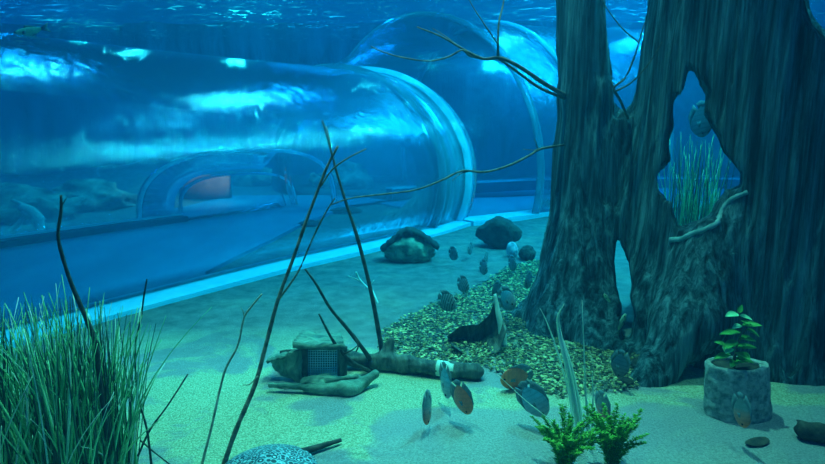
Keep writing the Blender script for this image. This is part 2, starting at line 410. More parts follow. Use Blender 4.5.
# ------------------------------------------------------------------ tunnel
def offset(path, d):
    out = []
    for i, p in enumerate(path):
        t = (path[min(i+1, len(path)-1)]-path[max(i-1, 0)]).normalized()
        out.append(p+Vector((-t.y, t.x, 0))*d)
    return out
def arch_shell(path, prof, closed=False):
    """sweep closed profile [(across, z)] along a flat path"""
    mb = MB(); V = []; Fc = []; m = len(prof); n = len(path)
    for i, p in enumerate(path):
        t = (path[min(i+1, n-1)]-path[max(i-1, 0)]).normalized(); s = Vector((-t.y, t.x, 0))
        for a, z in prof: V.append(p+s*a+Vector((0, 0, z)))
    for i in range(n-1):
        for k in range(m): Fc.append((i*m+k, i*m+(k+1) % m, (i+1)*m+(k+1) % m, (i+1)*m+k))
    Fc.append(tuple(range(m))[::-1]); Fc.append(tuple((n-1)*m+k for k in range(m)))
    mb.add(V, Fc); return mb
XS = 1.16
def arc_profile(r, cz, th, base=-24, n=44, xs=1.16, end=None):
    end = 180-base if end is None else end
    o = []
    for q in (r, r-th):
        row = [(xs*math.cos(math.radians(base+(end-base)*k/n))*q, cz+math.sin(math.radians(base+(end-base)*k/n))*q) for k in range(n+1)]
        o += row if q == r else row[::-1]
    return o
near = [Vector(p) for p in ((-4.4, -.2, 0), (-3.3, 1.5, 0), (-2.25, 3.12, 0), (-1.22, 4.66, 0), (-.42, 5.66, 0), (.10, 6.32, 0), (.50, 7.00, 0))]
near = smoothpath(near, 8)
cen = offset(near, 1.32); R1, CZ = 1.25, .54
tun = thing('acrylic_tunnel', 'long clear acrylic walk-through tunnel crossing the tank from the left', 'tunnel', cen[-1])
org = cen[-1]
def off(mb): mb.V = [p-org for p in mb.V]; return mb
off(arch_shell(cen, arc_profile(R1, CZ, .04))).build('shell', 'acrylic', tun)
# end flanges
def flange(path_pts, r, cz, th, mat, name, parent, base=-26, end=None):
    return off(arch_shell(path_pts, arc_profile(r, cz, th, base, 56, end=end))).build(name, mat, parent)
dirn = (cen[-1]-cen[-3]).normalized(); e = cen[-1]
flange([e-dirn*.66, e-dirn*.60], R1+.05, CZ, .10, 'ring', 'flange', tun, 66, 206)
flange([e-dirn*.60, e-dirn*.05], R1+.015, CZ, .03, 'ring', 'collar', tun, 66, 206)
flange([e-dirn*.05, e+dirn*.03], R1+.07, CZ, .14, 'ring_bright', 'flange', tun, 66, 206)
# near curb of the tunnel
pr = [(-.19, -.02), (.09, -.02), (.09, .055), (-.19, .035)]
off(arch_shell(offset(near, -.02), pr)).build('curb', 'curb', tun, smooth=False)
far = offset(near, 2.62)
far = [p for p in far if p.y < 7.05]
off(arch_shell(far, [(-.10, -.02), (.04, -.02), (.04, .10), (-.10, .10)])).build('inner_curb', 'dark_curb', tun, smooth=False)
off(arch_shell([p for p in far], [(.04, -.02), (.10, -.02), (.10, .12), (.04, .12)])).build('rim', 'ring_bright', tun, smooth=False)

# walkway inside the tunnel: blue deck, reaching into the side passage
def poly_slab(name, pts, z0, z1, mat):
    n = len(pts); V = [(p[0], p[1], z0) for p in pts]+[(p[0], p[1], z1) for p in pts]
    return mesh(name, V, [tuple(range(n))[::-1], tuple(range(n, 2*n))]+[(k, (k+1) % n, n+(k+1) % n, n+k) for k in range(n)], mat, smooth=False)
edge = [G(u, v, .035) for u, v in ((205, 272), (240, 254), (270, 240), (305, 222), (350, 205), (400, 199), (434, 196))]  # deck cut back; sand reflected in the acrylic is built as bare floor
nr = [p for p in offset(near, .10) if p.y < edge[0].y-.1]
fr = [p for p in far]
side = [(-3.2, 7.0), (-3.25, 8.0), (-2.9, 9.6), (-1.2, 9.7), (-.2, 8.9)]
pts = [(p.x, p.y) for p in nr]+[(p.x, p.y) for p in edge]+[tuple(q) for q in side[::-1]]+[(p.x, p.y) for p in fr[::-1] if p.y < 6.9]
struct(poly_slab('floor_walkway', pts, -.02, .035, 'path'), 'blue walkway floor inside the tunnel')

# side passage arches
def arch_between(p0, p1, h, r, name, mat, label, base_z=.03, depth=.12, parent=None):
    p0, p1 = Vector(p0), Vector(p1); c = (p0+p1)/2; s = (p1-p0)/2; nrm = Vector((-s.y, s.x, 0)).normalized()
    mb = MB(); V = []; Fc = []; n = 40
    for i in range(n+1):
        a = math.pi*i/n; ca, sa = math.cos(a), math.sin(a)
        ca = math.copysign(abs(ca)**.7, ca); sa = sa**.7
        for (dr, dd) in ((0, -1), (0, 1), (1, 1), (1, -1)):
            k = 1-dr*r/s.length; kz = 1-dr*r/h
            V.append(c-s*ca*k+nrm*dd*depth/2+Vector((0, 0, base_z+h*sa*kz)))
    for i in range(n):
        for k in range(4): Fc.append((4*i+k, 4*i+(k+1) % 4, 4*i+4+(k+1) % 4, 4*i+4+k))
    Fc += [(0, 1, 2, 3), (4*n+3, 4*n+2, 4*n+1, 4*n)]
    mb.add(V, Fc); return mb
mb = arch_between((-3.12, 6.72, 0), (-1.15, 8.9, 0), .82, .05, '', '', '', depth=.07)
sp = thing('side_passage', 'low side passage with two rounded acrylic arches opening off the tunnel', 'tunnel', (-2.3, 8.0, 0))
mb.build('outer_arch', 'ring_bright', sp, origin=(-2.3, 8.0, 0))
mb = arch_between((-3.08, 7.85, 0), (-1.75, 8.95, 0), .47, .035, '', '', '', depth=.06)
mb.build('inner_arch', 'ring_bright', sp, origin=(-2.3, 8.0, 0))
# glass vault joining the two arches
V = []; Fc = []; n = 30
A0, A1, B0, B1 = Vector((-3.12, 6.72, 0)), Vector((-1.15, 8.9, 0)), Vector((-3.08, 7.85, 0)), Vector((-1.75, 8.95, 0))
for q0, q1, h in ((A0, A1, .8), (B0, B1, .46)):
    for sgn in (1, .97):
        for i in range(n+1):
            a = math.pi*i/n; ca, sa = math.cos(a), math.sin(a); ca = math.copysign(abs(ca)**.7, ca); sa = sa**.7
            V.append((q0+q1)/2-(q1-q0)/2*ca*sgn+Vector((2.3, -8.0, .03+h*sa*sgn)))
m_ = n+1
for i in range(n):
    if i < 17: Fc += [(i, i+1, 2*m_+i+1, 2*m_+i), (m_+i+1, m_+i, 3*m_+i, 3*m_+i+1), (i+1, i, m_+i, m_+i+1), (2*m_+i, 2*m_+i+1, 3*m_+i+1, 3*m_+i)]
mesh('vault', V, Fc, 'acrylic_clear', sp)
# red panel at its end
V = []; Fc = []; n = 16; c0 = A(207, 200, 9.35)
for z in (.03, .40):
    for rr in (.42, .36):
        for i in range(n+1):
            a = math.pi*(1.08+.84*i/n); V.append((rr*math.cos(a), rr*math.sin(a)*.5, z))
m_ = n+1
for i in range(n):
    Fc += [(i, i+1, 2*m_+i+1, 2*m_+i), (m_+i+1, m_+i, 3*m_+i, 3*m_+i+1), (2*m_+i, 2*m_+i+1, 3*m_+i+1, 3*m_+i), (i+1, i, m_+i, m_+i+1)]
Fc += [(0, 2*m_, 3*m_, m_), (n, m_+n, 3*m_+n, 2*m_+n)]
o = mesh('partition', V, Fc, 'red'); o.location = (c0.x, 9.35, 0)
tag(o, 'curved reddish panel standing at the end of the side passage', 'panel')

# second tunnel, to the right behind the dead tree
near2 = smoothpath([Vector(p) for p in ((.60, 7.05, 0), (1.25, 7.48, 0), (2.1, 8.1, 0), (3.3, 8.6, 0), (5.0, 8.6, 0), (8.6, 8.0, 0))], 8)
cen2 = offset(near2, 2.40); org = cen2[14]
t2 = thing('acrylic_tunnel', 'wider acrylic tunnel curving away to the right behind the dead tree', 'tunnel', org)
off(arch_shell(cen2[10:], arc_profile(2.26, .52, .05))).build('shell', 'acrylic2', t2)
off(arch_shell(offset(near2, -.04), [(-.16, -.02), (.16, -.02), (.16, .05), (-.16, .05)])).build('curb', 'curb', t2, smooth=False)
f2 = offset(near2, 2.15)
off(arch_shell(f2[3:], [(-.05, -.02), (.12, -.02), (.12, .20), (-.05, .20)])).build('inner_curb', 'dark_curb', t2, smooth=False)
off(arch_shell(f2[3:], [(-.05, .20), (.14, .20), (.14, .225), (-.05, .225)])).build('rim', 'ring_bright', t2, smooth=False)
for k in (10, 17, 26):
    p = cen2[k]; dd = (cen2[k+1]-p).normalized()
    flange([p-dd*.035, p+dd*.035], 2.29, .52, .06, 'ring_bright' if k == 17 else 'ring', 'flange', t2)  # one flange gets the brighter colour, painting a highlight on the acrylic seam
p = cen2[0]+Vector((.0, 0, 0)); dd = dirn
flange([e+dirn*.20, e+dirn*.24], R1+.03, CZ, .07, 'ring', 'flange', t2)
w2 = [(p.x, p.y) for p in offset(near2, .10)]+[(p.x, p.y) for p in f2[::-1]]
struct(poly_slab('floor_walkway', w2, -.02, .035, 'path'), 'blue walkway floor right of the end ring')
# dome behind
def dome(c, rx, ry, rz, n=48, m=16):
    V = []; Fc = []
    for k in (1, .985):
        for j in range(m+1):
            for i in range(n):
                a = 2*math.pi*i/n; b = math.pi/2*.97*j/m
                V.append((rx*k*math.cos(a)*math.cos(b), ry*k*math.sin(a)*math.cos(b), rz*k*math.sin(b)))
    L = (m+1)*n
    for q in (0, 1):
        for j in range(m):
            for i in range(n):
                f = (q*L+j*n+i, q*L+j*n+(i+1) % n, q*L+(j+1)*n+(i+1) % n, q*L+(j+1)*n+i); Fc.append(f if q == 0 else f[::-1])
    for i in range(n):
        Fc.append((i, L+i, L+(i+1) % n, (i+1) % n)); Fc.append((m*n+i, m*n+(i+1) % n, L+m*n+(i+1) % n, L+m*n+i))
    return V, Fc
V, Fc = dome(None, 2.9, 1.6, 2.72)
o = mesh('acrylic_dome', V, Fc, 'acrylic2'); o.location = (.35, 10.9, 0)
tag(o, 'large clear dome rising to the surface far behind the tunnel', 'dome')

# ------------------------------------------------------------------ dead tree
HP = [(690, 60), (701, 74), (709, 92), (706, 110), (713, 124), (722, 135), (726, 150), (736, 160), (746, 172), (745, 188), (728, 194),
      (719, 206), (713, 218), (696, 226), (676, 234), (670, 222), (667, 205), (656, 192), (655, 176), (668, 160), (665, 142), (672, 124), (672, 98), (682, 84), (685, 66)]
def holeframe(pix, Y):
    return np.array([[A(u, v, Y).x, A(u, v, Y).z] for u, v in pix])
hp = holeframe(HP, 2.85)
c_ = A(700, 155, 2.85); vd = np.array([c_.x/2.85, (c_.z-H)/2.85])   # drift of the view ray per metre of depth
hp2 = holeframe([(800, -30), (803, 8), (810, 24), (822, 36), (840, 40), (862, 20), (866, -20), (840, -60)], 2.95)
c2_ = A(828, 5, 2.95); vd2 = np.array([c2_.x/2.95, (c2_.z-H)/2.95])
hp3 = holeframe([(617, 236), (622, 248), (628, 262), (631, 285), (629, 296), (634, 312), (630, 332), (622, 334), (619, 320), (622, 306), (616, 288), (614, 262)], 3.4)
c3_ = A(624, 285, 3.4); vd3 = np.array([c3_.x/3.4, (c3_.z-H)/3.4])
def poly_sd(q, poly):
    d = np.full(q.shape[:-1], 1e9); inside = np.zeros(q.shape[:-1], bool); n = len(poly)
    for i in range(n):
        a, b = poly[i], poly[(i+1) % n]; ab = b-a; ap = q-a
        t_ = np.clip((ap@ab)/(ab@ab), 0, 1); d = np.minimum(d, np.linalg.norm(ap-t_[..., None]*ab, axis=-1))
        cond = (a[1] > q[..., 1]) != (b[1] > q[..., 1])
        with np.errstate(divide='ignore', invalid='ignore'):
            xx = (b[0]-a[0])*(q[..., 1]-a[1])/(b[1]-a[1])+a[0]
        inside ^= cond & (q[..., 0] < xx)
    return np.where(inside, -d, d)
def ecol(P, cx, cy, a, b):
    x = (P[..., 0]-cx)/a; y = (P[..., 1]-cy)/b; r = np.sqrt(x*x+y*y)+1e-6
    return (r-1)*np.minimum(a, b)*1.0
def tree_sdf(P):
    z = P[..., 2]
    fl = np.exp(-np.clip(z, 0, None)/.22)
    cx = 1.86+.02*z; a = .69-.035*z+.10*fl
    d = ecol(P, cx, 3.3, a, .56+.12*fl)
    d = smin(d, ecol(P, 2.05, 3.05, .66+.16*fl, .50+.06*fl), .10)
    # hollow heart open to the top
    cav = np.maximum(ecol(P, 1.88, 3.3, .50, .40), .62-z)
    d = -smin(-d, cav, .06) if False else np.maximum(d, -cav)
    # left trunk
    d = smin(d, capsule(P, (.83, 3.5, 2.75), (.985, 3.5, 1.3), .095, .140), .04)
    d = smin(d, capsule(P, (.985, 3.5, 1.3), (.99, 3.46, .45), .140, .185), .05)
    d = smin(d, capsule(P, (1.0, 3.46, .45), (.97, 3.38, -.05), .20, .30), .12)
    # roots
    d = smin(d, capsule(P, (.95, 3.40, .35), (.70, 3.18, -.06), .12, .09), .12)
    d = smin(d, capsule(P, (.97, 3.40, .30), (.98, 3.02, -.06), .12, .10), .10)
    d = smin(d, capsule(P, (1.0, 3.4, .30), (.62, 3.5, -.06), .10, .08), .12)
    # web joining both trunks
    d = smin(d, capsule(P, (1.20, 3.46, 1.12), (1.20, 3.42, .68), .10, .11), .10)
    # front root of the big trunk
    d = smin(d, capsule(P, (1.45, 2.84, .62), (1.30, 2.72, .25), .10, .13), .12)
    d = smin(d, capsule(P, (1.30, 2.72, .25), (1.04, 2.56, -.05), .12, .06), .12)
    d = smin(d, capsule(P, (1.30, 3.1, .25), (1.10, 2.95, -.05), .13, .08), .10)
    # holes
    dep = P[..., 1]
    q = np.stack([P[..., 0]-(dep-2.85)*vd[0], z-(dep-2.85)*vd[1]], -1)
    grow = np.clip(dep-3.0, 0, 1)*.22
    d = np.maximum(d, -(poly_sd(q, hp)-grow))
    q = np.stack([P[..., 0]-(dep-2.95)*vd2[0], z-(dep-2.95)*vd2[1]], -1)
    d = np.maximum(d, -poly_sd(q, hp2))
    q = np.stack([P[..., 0]-(dep-3.4)*vd3[0], z-(dep-3.4)*vd3[1]], -1)
    d = np.maximum(d, -(poly_sd(q, hp3)-.022))
    # bark ridges
    ang = P*np.array([14, 14, .7])+.7*vn(P*2.0, 5)[..., None]
    r1 = 1-np.abs(vn(ang, 1)); r2 = 1-np.abs(vn(P*np.array([30, 30, 1.6]), 2)); big = vn(P*np.array([4.5, 4.5, .9]), 3)
    return d-(.034*(r1-.6)+.016*(r2-.6)+.016*big)
org = (1.5, 3.2, 0)
tree = thing('dead_tree', 'huge dark hollow dead tree with twin trunks and a jagged opening', 'tree', org)
net_obj('trunk', tree_sdf, (.42, 2.25, -.04), (2.95, 4.15, 2.72), .0165, 'bark', tree, org)
# added pale tube, light on the opening's lower ledge put into colour
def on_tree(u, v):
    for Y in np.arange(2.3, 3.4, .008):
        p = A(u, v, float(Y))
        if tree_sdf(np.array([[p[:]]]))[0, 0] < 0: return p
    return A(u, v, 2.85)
lit_ledge = [on_tree(u, v) for u, v in ((671, 240), (682, 239), (694, 233), (706, 229), (718, 222), (722, 211), (732, 199), (748, 192))]
mb = MB(); tube(mb, lit_ledge, .016, .012, 8, .15); mb.build('lit_ledge', 'lit_ledge', tree, origin=org)['label'] = 'added pale tube painting the lit ledge under the opening'
def branch(parent, o, name, segs, mat, seg=7):
    mb = MB()
    for P, r0, r1 in segs: tube(mb, P, r0, r1, seg, .08)
    return mb.build(name, mat, parent, origin=o)
def AA(L): return [A(*p) for p in L]
branch(tree, org, 'branch', [
    (AA([(566, 96, 3.42), (545, 84, 3.3), (520, 67, 3.2), (500, 58, 3.15), (484, 59, 3.12), (468, 52, 3.1), (458, 46, 3.08), (440, 36, 3.05), (417, 27, 3.0)]), .013, .003),
    (AA([(566, 99, 3.42), (540, 88, 3.32), (515, 70, 3.22), (498, 58, 3.15)]), .010, .006),
    (AA([(498, 57, 3.15), (498, 42, 3.14), (499, 22, 3.15), (503, 5, 3.2), (506, -15, 3.2)]), .007, .003),
    (AA([(498, 44, 3.14), (487, 28, 3.1), (475, 10, 3.1), (466, -6, 3.1)]), .004, .002),
    (AA([(484, 59, 3.12), (470, 56, 3.1), (462, 50, 3.06), (448, 57, 3.04), (428, 61, 3.02), (400, 57, 3.0), (378, 50, 2.98), (371, 46, 2.97)]), .0055, .003),
    (AA([(458, 46, 3.08), (445, 36, 3.1), (432, 28, 3.1)]), .003, .0015)], 'twig')
branch(tree, org, 'branch', [
    (AA([(568, 144, 3.42), (556, 146, 3.35), (540, 149, 3.25), (530, 155, 3.2), (510, 165, 3.1), (485, 172, 3.0), (462, 171, 2.95), (440, 181, 2.9), (415, 190, 2.85), (385, 194, 2.8), (352, 198, 2.75), (330, 205, 2.7)]), .0075, .003),
    (AA([(538, 150, 3.25), (530, 150, 3.22), (523, 149, 3.2)]), .003, .0015),
    (AA([(538, 149, 3.25), (536, 143, 3.22), (534, 139, 3.2)]), .003, .0015),
    (AA([(470, 171, 2.97), (460, 174, 2.94), (452, 181, 2.9)]), .003, .0015)], 'twig')
branch(tree, org, 'branch', [
    (AA([(628, 118, 3.35), (620, 100, 3.25), (614, 88, 3.2), (625, 78, 3.2), (634, 58, 3.2), (640, 38, 3.2), (645, 22, 3.2)]), .008, .003),
    (AA([(614, 92, 3.2), (632, 82, 3.15), (650, 62, 3.05), (662, 42, 3.0)]), .005, .002),
    (AA([(638, 42, 3.2), (622, 28, 3.2), (608, 10, 3.2), (598, -6, 3.2)]), .004, .002)], 'twig')

# ------------------------------------------------------------------ gravel bed (uncountable)
GP = [(378, 345), (392, 328), (440, 303), (480, 288), (510, 268), (538, 262), (552, 270), (548, 300), (532, 328), (560, 345), (600, 348), (640, 352), (650, 366), (634, 388),
      (600, 392), (560, 398), (520, 378), (480, 366), (430, 362), (390, 360)]
gp = np.array([[G(u, v).x, G(u, v).y] for u, v in GP])
lo, hi = gp.min(0), gp.max(0); nrs = np.random.RandomState(4)
pts = nrs.rand(26000, 2)*(hi-lo)+lo; sd = poly_sd(pts, gp); pts = pts[sd < nrs.rand(len(pts))*.06-.02]
pts = pts[:11000]
import bmesh
bm = bmesh.new(); bmesh.ops.create_icosphere(bm, subdivisions=1, radius=1); bm.verts.index_update()
IV = np.array([v.co[:] for v in bm.verts]); IF = np.array([[v.index for v in f.verts] for f in bm.faces]); bm.free()
Vs = []; Fs = []
for k, (x, y) in enumerate(pts):
    s = nrs.uniform(.005, .013); a = nrs.rand()*6.28; tl_ = nrs.uniform(-.5, .5)
    q = IV*np.array([s, s*nrs.uniform(.5, .9), s*nrs.uniform(.2, .45)])*(1+.25*nrs.randn(len(IV), 1)*.6)
    q = np.stack([q[:, 0], q[:, 1]*math.cos(tl_)-q[:, 2]*math.sin(tl_), q[:, 1]*math.sin(tl_)+q[:, 2]*math.cos(tl_)], 1)
    q = np.stack([q[:, 0]*math.cos(a)-q[:, 1]*math.sin(a), q[:, 0]*math.sin(a)+q[:, 1]*math.cos(a), q[:, 2]], 1)
    Vs.append(q+np.array([x, y, .010+nrs.rand()*.012])); Fs.append(IF+12*k)
tag(mesh('gravel_bed', np.concatenate(Vs), np.concatenate(Fs), 'gravel', smooth=False), 'yellow and dark gravel bed around the tree foot', 'gravel', kind='stuff')

# ------------------------------------------------------------------ rocks
def rock(name, c, r, seed, mat, label, amp=.25, flat=.0, h=None, parent=None, cat='rock', fr=1.6):
    c = np.array(c, float); r = np.array(r, float)
    def sdf(P):
        q = (P)/r; L = np.linalg.norm(q, axis=-1)
        return (L-1+amp*vn(q*fr, seed)+amp*.4*vn(q*fr*2.6, seed+1)+amp*.15*vn(q*fr*7, seed+3))*r.min()
    h = h or r.max()/20; R = r*(1+amp*1.3)+h*2
    o = net_obj(name, sdf, -R, R, h, mat, parent)
    o.location = c
    if label: tag(o, label, cat)
    return o
p = G(409, 262)
rock('boulder', (p.x, p.y+.10, .09), (.20, .17, .135), 3, 'rock', 'speckled pale boulder under a dark bent slab', .22)
# dark chevron slab on top
def strip(name, L, w, th, mat, parent=None, origin=None):
    mb = MB(); P = smoothpath(L, 5); n = len(P); V = []; Fc = []
    for i, p in enumerate(P):
        tan = (P[min(i+1, n-1)]-P[max(i-1, 0)]).normalized(); s = Vector((-tan.y, tan.x, 0))
        s = Vector((0, 1, 0)) if s.length < .3 else s.normalized(); up = tan.cross(s).normalized()
        ww = w*(1+.25*math.sin(i*1.9)); t_ = th*(1+.3*math.sin(i*2.7))
        for a, b in ((-1, -.6), (-.5, -1), (.5, -1), (1, -.6), (1, .6), (.4, 1), (-.5, 1), (-1, .6)): V.append(p+s*a*ww+up*b*t_)
    for i in range(n-1):
        for k in range(8): Fc.append((8*i+k, 8*i+(k+1) % 8, 8*i+8+(k+1) % 8, 8*i+8+k))
    Fc += [tuple(range(8))[::-1], tuple(8*(n-1)+k for k in range(8))]
    mb.add(V, Fc); return mb.build(name, mat, parent, origin=origin)
Y = p.y+.06
o = strip('rock_slab', [A(382, 249, Y), A(394, 239, Y), A(407, 230, Y), A(422, 235, Y), A(438, 247, Y)], .085, .022, 'dark_rock')
tag(o, 'dark bent slab lying over the speckled boulder', 'rock')
p = G(500, 250)
rock('boulder', (p.x, p.y+.12, .14), (.19, .16, .15), 11, 'dark_rock', 'dark angular boulder in front of the pale curb', .3, fr=1.2)
p = G(513, 258); rock('stone', (p.x-.005, p.y+.03, .065), (.055, .05, .075), 21, 'bluerock', 'small pale blue stone leaning between two dark ones', .15)
p = G(527, 261); rock('stone', (p.x+.01, p.y+.05, .06), (.07, .08, .065), 25, 'dark_rock', 'small dark stone right of the pale blue one', .2)
for (u, v, Y, r, sd, lb) in ((20, 225, 7.3, (.8, .5, .26), 31, 'greenish reef rock at far left beyond the tunnel'),
                             (88, 222, 8.3, (.7, .4, .24), 33, 'greenish reef rock beyond the tunnel, left of the outer arch'),
                             (262, 192, 11.6, (.5, .3, .22), 35, 'dim reef rock seen through the side passage'),
                             (345, 180, 11.2, (.6, .4, .3), 37, 'dim reef mound beyond the tunnel, right of the side passage')):
    q = A(u, v, Y); rock('reef_rock', (q.x, Y, .12), r, sd, 'reef', lb, .35)
for (u, v, r, sd, lb) in ((345, 213, (.22, .13, .045), 41, 'flat dark stone on the reflected-sand strip inside the tunnel, nearer the end ring'),
                          (309, 226, (.13, .1, .04), 43, 'flat dark stone on the reflected-sand strip inside the tunnel, farther from the end ring')):
    q = G(u, v); rock('flat_stone', (q.x, q.y, .03), r, sd, 'dark_rock', lb, .2)
# stones by the tree foot
for (u, v, r, sd, lb) in ((643, 372, (.05, .05, .045), 51, 'rounded dark stone against the front root'), (628, 388, (.03, .025, .02), 53, 'small dark stone at the edge of the gravel by the front root')):
    q = G(u, v); rock('stone', (q.x, q.y+.02, .02), r, sd, 'dark_rock', lb, .15)
# pale curved root beyond the tunnel
mb = MB(); 
tube(mb, [A(2, 240, 6.6), A(18, 224, 6.6), A(26, 213, 6.6), A(22, 205, 6.6), A(12, 200, 6.6)], .03, .02, 8)
tube(mb, [A(24, 212, 6.6), A(36, 218, 6.6), A(40, 228, 6.6), A(39, 242, 6.6)], .06, .05, 8)
tube(mb, [A(21, 207, 6.6), A(32, 212, 6.6), A(40, 222, 6.6)], .05, .07, 8)
tag(mb.build('root_piece', 'wood_pale'), 'pale forked root standing beyond the tunnel at far left', 'root')

# ------------------------------------------------------------------ standing sticks
def stick(name, label, segs, mat='twig', cat='branch'):
    o0 = segs[0][0][0]; mb = MB()
    for P, r0, r1 in segs: tube(mb, P, r0, r1, 7, .1)
    o = mb.build(name, mat, origin=(o0.x, o0.y, 0)); o.location = (o0.x, o0.y, 0); tag(o, label, cat); return o
stick('standing_branch', 'tall brown forked branch standing in front of the stingray', [
    ([G(222, 470, -.01)]+AA([(236, 430, 1.88), (255, 385, 1.92), (266, 345, 1.96), (278, 300, 1.98), (292, 262, 2.0), (306, 222, 2.02), (318, 190, 2.03), (328, 165, 2.04), (338, 146, 2.04)]), .009, .004),
    (AA([(280, 298, 1.98), (298, 272, 1.97), (312, 240, 1.96), (326, 212, 1.96), (335, 198, 1.95)]), .004, .002),
    (AA([(321, 186, 2.03), (332, 170, 2.0), (348, 158, 1.98), (366, 149, 1.96)]), .003, .002),
    (AA([(312, 240, 1.96), (318, 226, 1.94), (322, 218, 1.94)]), .002, .001),
    (AA([(258, 376, 1.92), (250, 384, 1.9), (243, 385, 1.9)]), .003, .001),
    (AA([(332, 156, 2.04), (330, 142, 2.04), (326, 126, 2.04)]), .003, .0015)], 'twig_mid')
stick('standing_branch', 'thin pale crooked branch left of the tall brown one', [
    ([G(200, 472, -.01)]+AA([(212, 425, 1.9), (221, 385, 1.95), (227, 366, 1.95), (238, 345, 1.97), (244, 318, 1.98), (252, 306, 1.98), (262, 294, 1.98)]), .005, .003),
    (AA([(244, 316, 1.98), (243, 311, 1.98), (241, 308, 1.98)]), .002, .001)], 'twig_pale')
stick('standing_branch', 'dark knotty branch rising out of the tall reeds', [
    (AA([(108, 440, 1.7), (100, 385, 1.7), (96, 345, 1.7), (86, 318, 1.7), (72, 285, 1.7), (63, 258, 1.7), (58, 235, 1.7), (61, 212, 1.7), (61, 195, 1.7)]), .009, .0035),
    (AA([(60, 208, 1.7), (64, 202, 1.7), (67, 197, 1.7)]), .002, .001)], 'dark_twig')
stick('standing_branch', 'thin dark stem at the right edge of the reeds, rising to the curb', [
    (AA([(152, 470, 1.85), (147, 430, 1.85), (138, 395, 1.85), (135, 350, 1.85), (141, 318, 1.85), (144, 296, 1.85), (147, 279, 1.85)]), .004, .0025)], 'dark_twig')
stick('standing_branch', 'short dark twig slanting right beside the reeds', [
    (AA([(138, 456, 1.85), (150, 430, 1.87), (168, 405, 1.9), (188, 374, 1.95)]), .004, .0025),
    (AA([(140, 440, 1.85), (154, 452, 1.85), (172, 466, 1.85)]), .003, .002)], 'dark_twig')

# ------------------------------------------------------------------ driftwood log
o0 = G(400, 385)
def log_sdf(P):
    d = capsule(P, (-.42, 2.76, .05), (-.05, 2.68, .04), .030, .040)
    d = smin(d, capsule(P, (-.05, 2.68, .04), (.18, 2.62, .035), .040, .034), .02)
    d = smin(d, capsule(P, (.18, 2.62, .035), (.29, 2.60, .034), .033, .032), .02)
    d = smin(d, capsule(P, (-.13, 2.72, .06), (-.10, 2.74, .14), .04, .022), .04)
    return d-.012*vn(P*np.array([9, 20, 20]), 8)-.005*vn(P*np.array([22, 50, 50]), 9)
dw = thing('driftwood_log', 'dark driftwood log with bare upright branches lying on the sand', 'log', o0)
net_obj('log', log_sdf, (-.52, 2.5, -.03), (.4, 2.9, .22), .006, 'driftwood', dw, tuple(o0))
branch(dw, o0, 'branch', [(AA([(384, 368, 2.74), (380, 340, 2.74), (371, 292, 2.74), (358, 240, 2.74), (346, 203, 2.74), (336, 170, 2.74), (328, 140, 2.74), (322, 120, 2.74)]), .013, .003)], 'dark_twig')
branch(dw, o0, 'branch', [
    (AA([(378, 370, 2.72), (360, 345, 2.65), (345, 326, 2.6), (330, 308, 2.55), (316, 284, 2.5), (305, 269, 2.48)]), .012, .004),
    (AA([(352, 333, 2.62), (358, 345, 2.6), (356, 352, 2.6)]), .005, .003)], 'dark_twig')
branch(dw, o0, 'branch', [
    (AA([(376, 374, 2.7), (352, 362, 2.6), (336, 345, 2.55), (326, 328, 2.5), (319, 314, 2.48)]), .010, .004),
    (AA([(344, 354, 2.57), (352, 350, 2.55), (357, 346, 2.55)]), .004, .002)], 'dark_twig')
mb = MB(); tube(mb, [Vector((.115, 2.63, .040)), Vector((.15, 2.62, .040)), Vector((.19, 2.612, .038))], .038, .036, 12)
mb.build('bleached_patch', 'wood_pale', dw, origin=o0)['label'] = 'pale bleached section of the log'

# bark shelter with a grid screen
Y = 2.62; o0 = G(308, 388)
hut = thing('bark_shelter', 'small box shelter of dark bark with a pale grid screen', 'shelter', o0)
def slab4(name, a, b, c, d, th, mat, parent, o0, n=10, wob=.006, seed=0):
    a, b, c, d = map(Vector, (a, b, c, d)); nr_ = (b-a).cross(d-a).normalized(); V = []; Fc = []
    for s in (0, 1):
        for j in range(n+1):
            for i in range(n+1):
                u, v = i/n, j/n; p = (a.lerp(b, u)).lerp(d.lerp(c, u), v)
                q = noise.noise(p*18+Vector((seed, 0, 0)))*wob*1.6+noise.noise(p*50+Vector((seed, 3, 0)))*wob*.7
                ed = Vector((noise.noise(p*30+Vector((0, seed, 9))), 0, noise.noise(p*30+Vector((4, seed, 2)))))*wob*(1 if (i in (0, n) or j in (0, n)) else 0)
                V.append(p+nr_*(q+(th if s else 0))+ed-Vector(o0))
    L = (n+1)**2
    for s in (0, 1):
        for j in range(n):
            for i in range(n):
                k = s*L+j*(n+1)+i; f = (k, k+1, k+n+2, k+n+1); Fc.append(f if s else f[::-1])
    for i in range(n):
        for e0, e1 in (((i), (i+1)), (n*(n+1)+i+1, n*(n+1)+i), ((i+1)*(n+1), i*(n+1)), (i*(n+1)+n, (i+1)*(n+1)+n)):
            Fc.append((e0, e1, L+e1, L+e0))
    return mesh(name, V, Fc, mat, parent)
slab4('side_panel', A(277, 372, 2.62), A(304, 386, 2.52), A(304, 348, 2.52), A(272, 362, 2.66), .012, 'slab', hut, o0, seed=1, wob=.012)
slab4('back_panel', A(278, 386, 2.72), A(342, 384, 2.76), A(342, 346, 2.76), A(280, 350, 2.72), .012, 'dark_rock', hut, o0, seed=2)
slab4('front_post', A(303, 386, 2.53), A(308, 386, 2.53), A(308, 346, 2.53), A(303, 346, 2.53), .02, 'dark_twig', hut, o0, seed=3, wob=.002)
slab4('roof', A(293, 349, 2.50), A(345, 349, 2.52), A(340, 337, 2.78), A(300, 337, 2.78), .02, 'slab', hut, o0, seed=4, wob=.012)
slab4('far_panel', A(337, 386, 2.56), A(345, 386, 2.6), A(345, 346, 2.6), A(337, 346, 2.56), .015, 'driftwood', hut, o0, seed=5, wob=.004)
